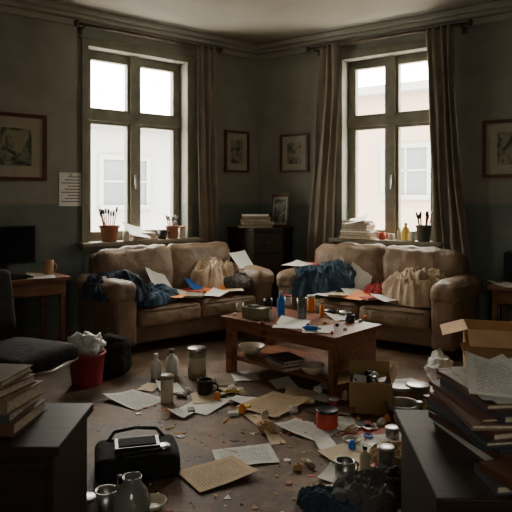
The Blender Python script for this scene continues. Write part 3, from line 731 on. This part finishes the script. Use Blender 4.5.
# jug and jars at bottom left
mb=MB(); mb.lathe([(.05,0),(.065,.01),(.075,.06),(.06,.11),(.035,.145),(.04,.165),(.034,.165),(.028,.145),(0,.14)],M_gglass,24)
mb.tube([(.035,0,.15),(.08,0,.145),(.09,0,.1),(.068,0,.06)],.007,M_gglass); mb.done('glass_jug',P(132,518),2.5)
mug('tin_mug',P(106,512),.045,.09,M_metal,1.2); bowl('saucer_bowl',P(152,509),.06,.035,M_cream); jar('glass_jar',P(85,522),.04,.1,M_gglass)
# clutter lower right
cloth('grey_cloth',P(372,496),.2,.13,.11,M_grayc,.4,21.5); cloth('dark_rag',P(330,505),.14,.1,.07,M_navy,-.4,23.5)
cloth('brown_rag',P(395,458),.14,.1,.07,M_cardd,.4,27.5)
mug('tin_mug',P(345,478),.045,.08,M_metal,.5); jar('glass_jar',P(386,470),.04,.11,M_gglass,M_metal); bottle('small_bottle',P(365,472),.025,.12,M_cream,M_black)
bowl('saucer_bowl',P(352,444),.05,.03,M_cream); bottle('green_bottle',P(420,440),.04,.2,M_plant,M_metal); jar('small_tin',P(392,440),.035,.07,M_metal)
jar('candle_jar',P(430,412),.04,.1,M_cream,M_red); mug('coffee_mug',P(443,404),.045,.09,M_orange,.4)
mb=MB(); mb.box(-.06,.06,-.04,.04,0,.02,M_metal); mb.box(-.045,.045,-.028,.028,.02,.024,M_black); mb.done('cassette_player',P(364,427),.4,bevel=.004)
jar('round_tin',P(415,412)+Vector((.05,.12,0)),.07,.13,M_olive,M_metal)
crumple('crumpled_paper',P(382,425),.03,M_pblank,12); crumple('crumpled_paper',P(402,432),.03,M_yel,14)

# debris: one mass object
mb=MB(); cols=[M_pblank,M_pcream,M_card,M_black,M_terr,M_grayc,M_cardd,M_cardd,M_black,M_olive,M_redc,M_orange]
for k in range(460):
    if k%3==0: px,py=random.gauss(270,80),random.gauss(430,35)
    elif k%3==1: px,py=random.gauss(370,45),random.gauss(440,35)
    else: px,py=U(110,430),U(375,520)
    if py<368 or py>560: continue
    q=P(px,py); s=random.choice([.004,.006,.008,.01,.014,.024]); a=U(0,6.3); n=random.choice([3,4,4,5]); h=U(.001,.006)
    top=[(q.x+s*U(.6,1.2)*math.cos(a+i*6.283/n),q.y+s*U(.6,1.2)*math.sin(a+i*6.283/n)) for i in range(n)]
    vs=[(x,y,.0005) for x,y in top]+[(x,y,.001+h*U(.4,1)) for x,y in top]
    mb.add(vs,[tuple(range(n)),tuple(range(n,2*n))]+[(i,(i+1)%n,n+(i+1)%n,n+i) for i in range(n)],random.choice(cols))
mb.done('floor_debris')
mb=MB()
for k in range(26):
    q=P(random.gauss(310,75),random.gauss(430,32)) ; a=U(0,6.3); l=U(.05,.09)
    if q.y>4.4 or q.y<2.2: continue
    mb.tube([(q.x,q.y,.005),(q.x+l*math.cos(a),q.y+l*math.sin(a),.005)],.0035,random.choice([M_yel,M_blue,M_redc,M_black,M_white,M_orange]),6)
mb.done('scattered_pencils')
mb=MB()
for k in range(46):
    px,py=(random.gauss(385,30),random.gauss(430,25)) if k%3 else (random.gauss(250,60),random.gauss(400,14))
    if py<375: continue
    q=P(px,py); mmx=random.choice([M_white,M_black,M_orange,M_redc,M_metal,M_cream,M_olive,M_blue,M_yel,M_card]); M=T(q.x,q.y,.0)@RZ(U(0,6))
    c=k%4
    if c==0: r=U(.015,.03); mb.lathe([(r,0),(r,.012),(r*.9,.015),(r*.85,.006),(0,.006)],mmx,16,M=M)
    elif c==1: mb.box(-.03,.03,-.02,.02,.001,.02,mmx,M=M)
    elif c==2: mb.lathe([(.001,-.04),(.014,-.03),(.014,.03),(.006,.035),(.006,.045)],mmx,12,M=M@T(0,0,.015)@RX(math.pi/2))
    else: mb.lathe([(.018,0),(.02,.003),(.02,.04),(.012,.045),(.012,.055)],mmx,14,M=M)
mb.done('scattered_lids_and_vials')

# ---------------------------------------------------------------- light
w=bpy.data.worlds.new('overcast'); bpy.context.scene.world=w; w.use_nodes=True
bg=w.node_tree.nodes['Background']; bg.inputs[0].default_value=(1,.945,.84,1); bg.inputs[1].default_value=25
cam=bpy.data.cameras.new('camera'); co=bpy.data.objects.new('camera',cam); bpy.context.scene.collection.objects.link(co)
cam.sensor_width=36; cam.lens=36*FPX/512; cam.shift_y=-56/512; co.location=(0,0,CAM); co.rotation_euler=(math.pi/2,0,0); cam.clip_start=.05
bpy.context.scene.camera=co
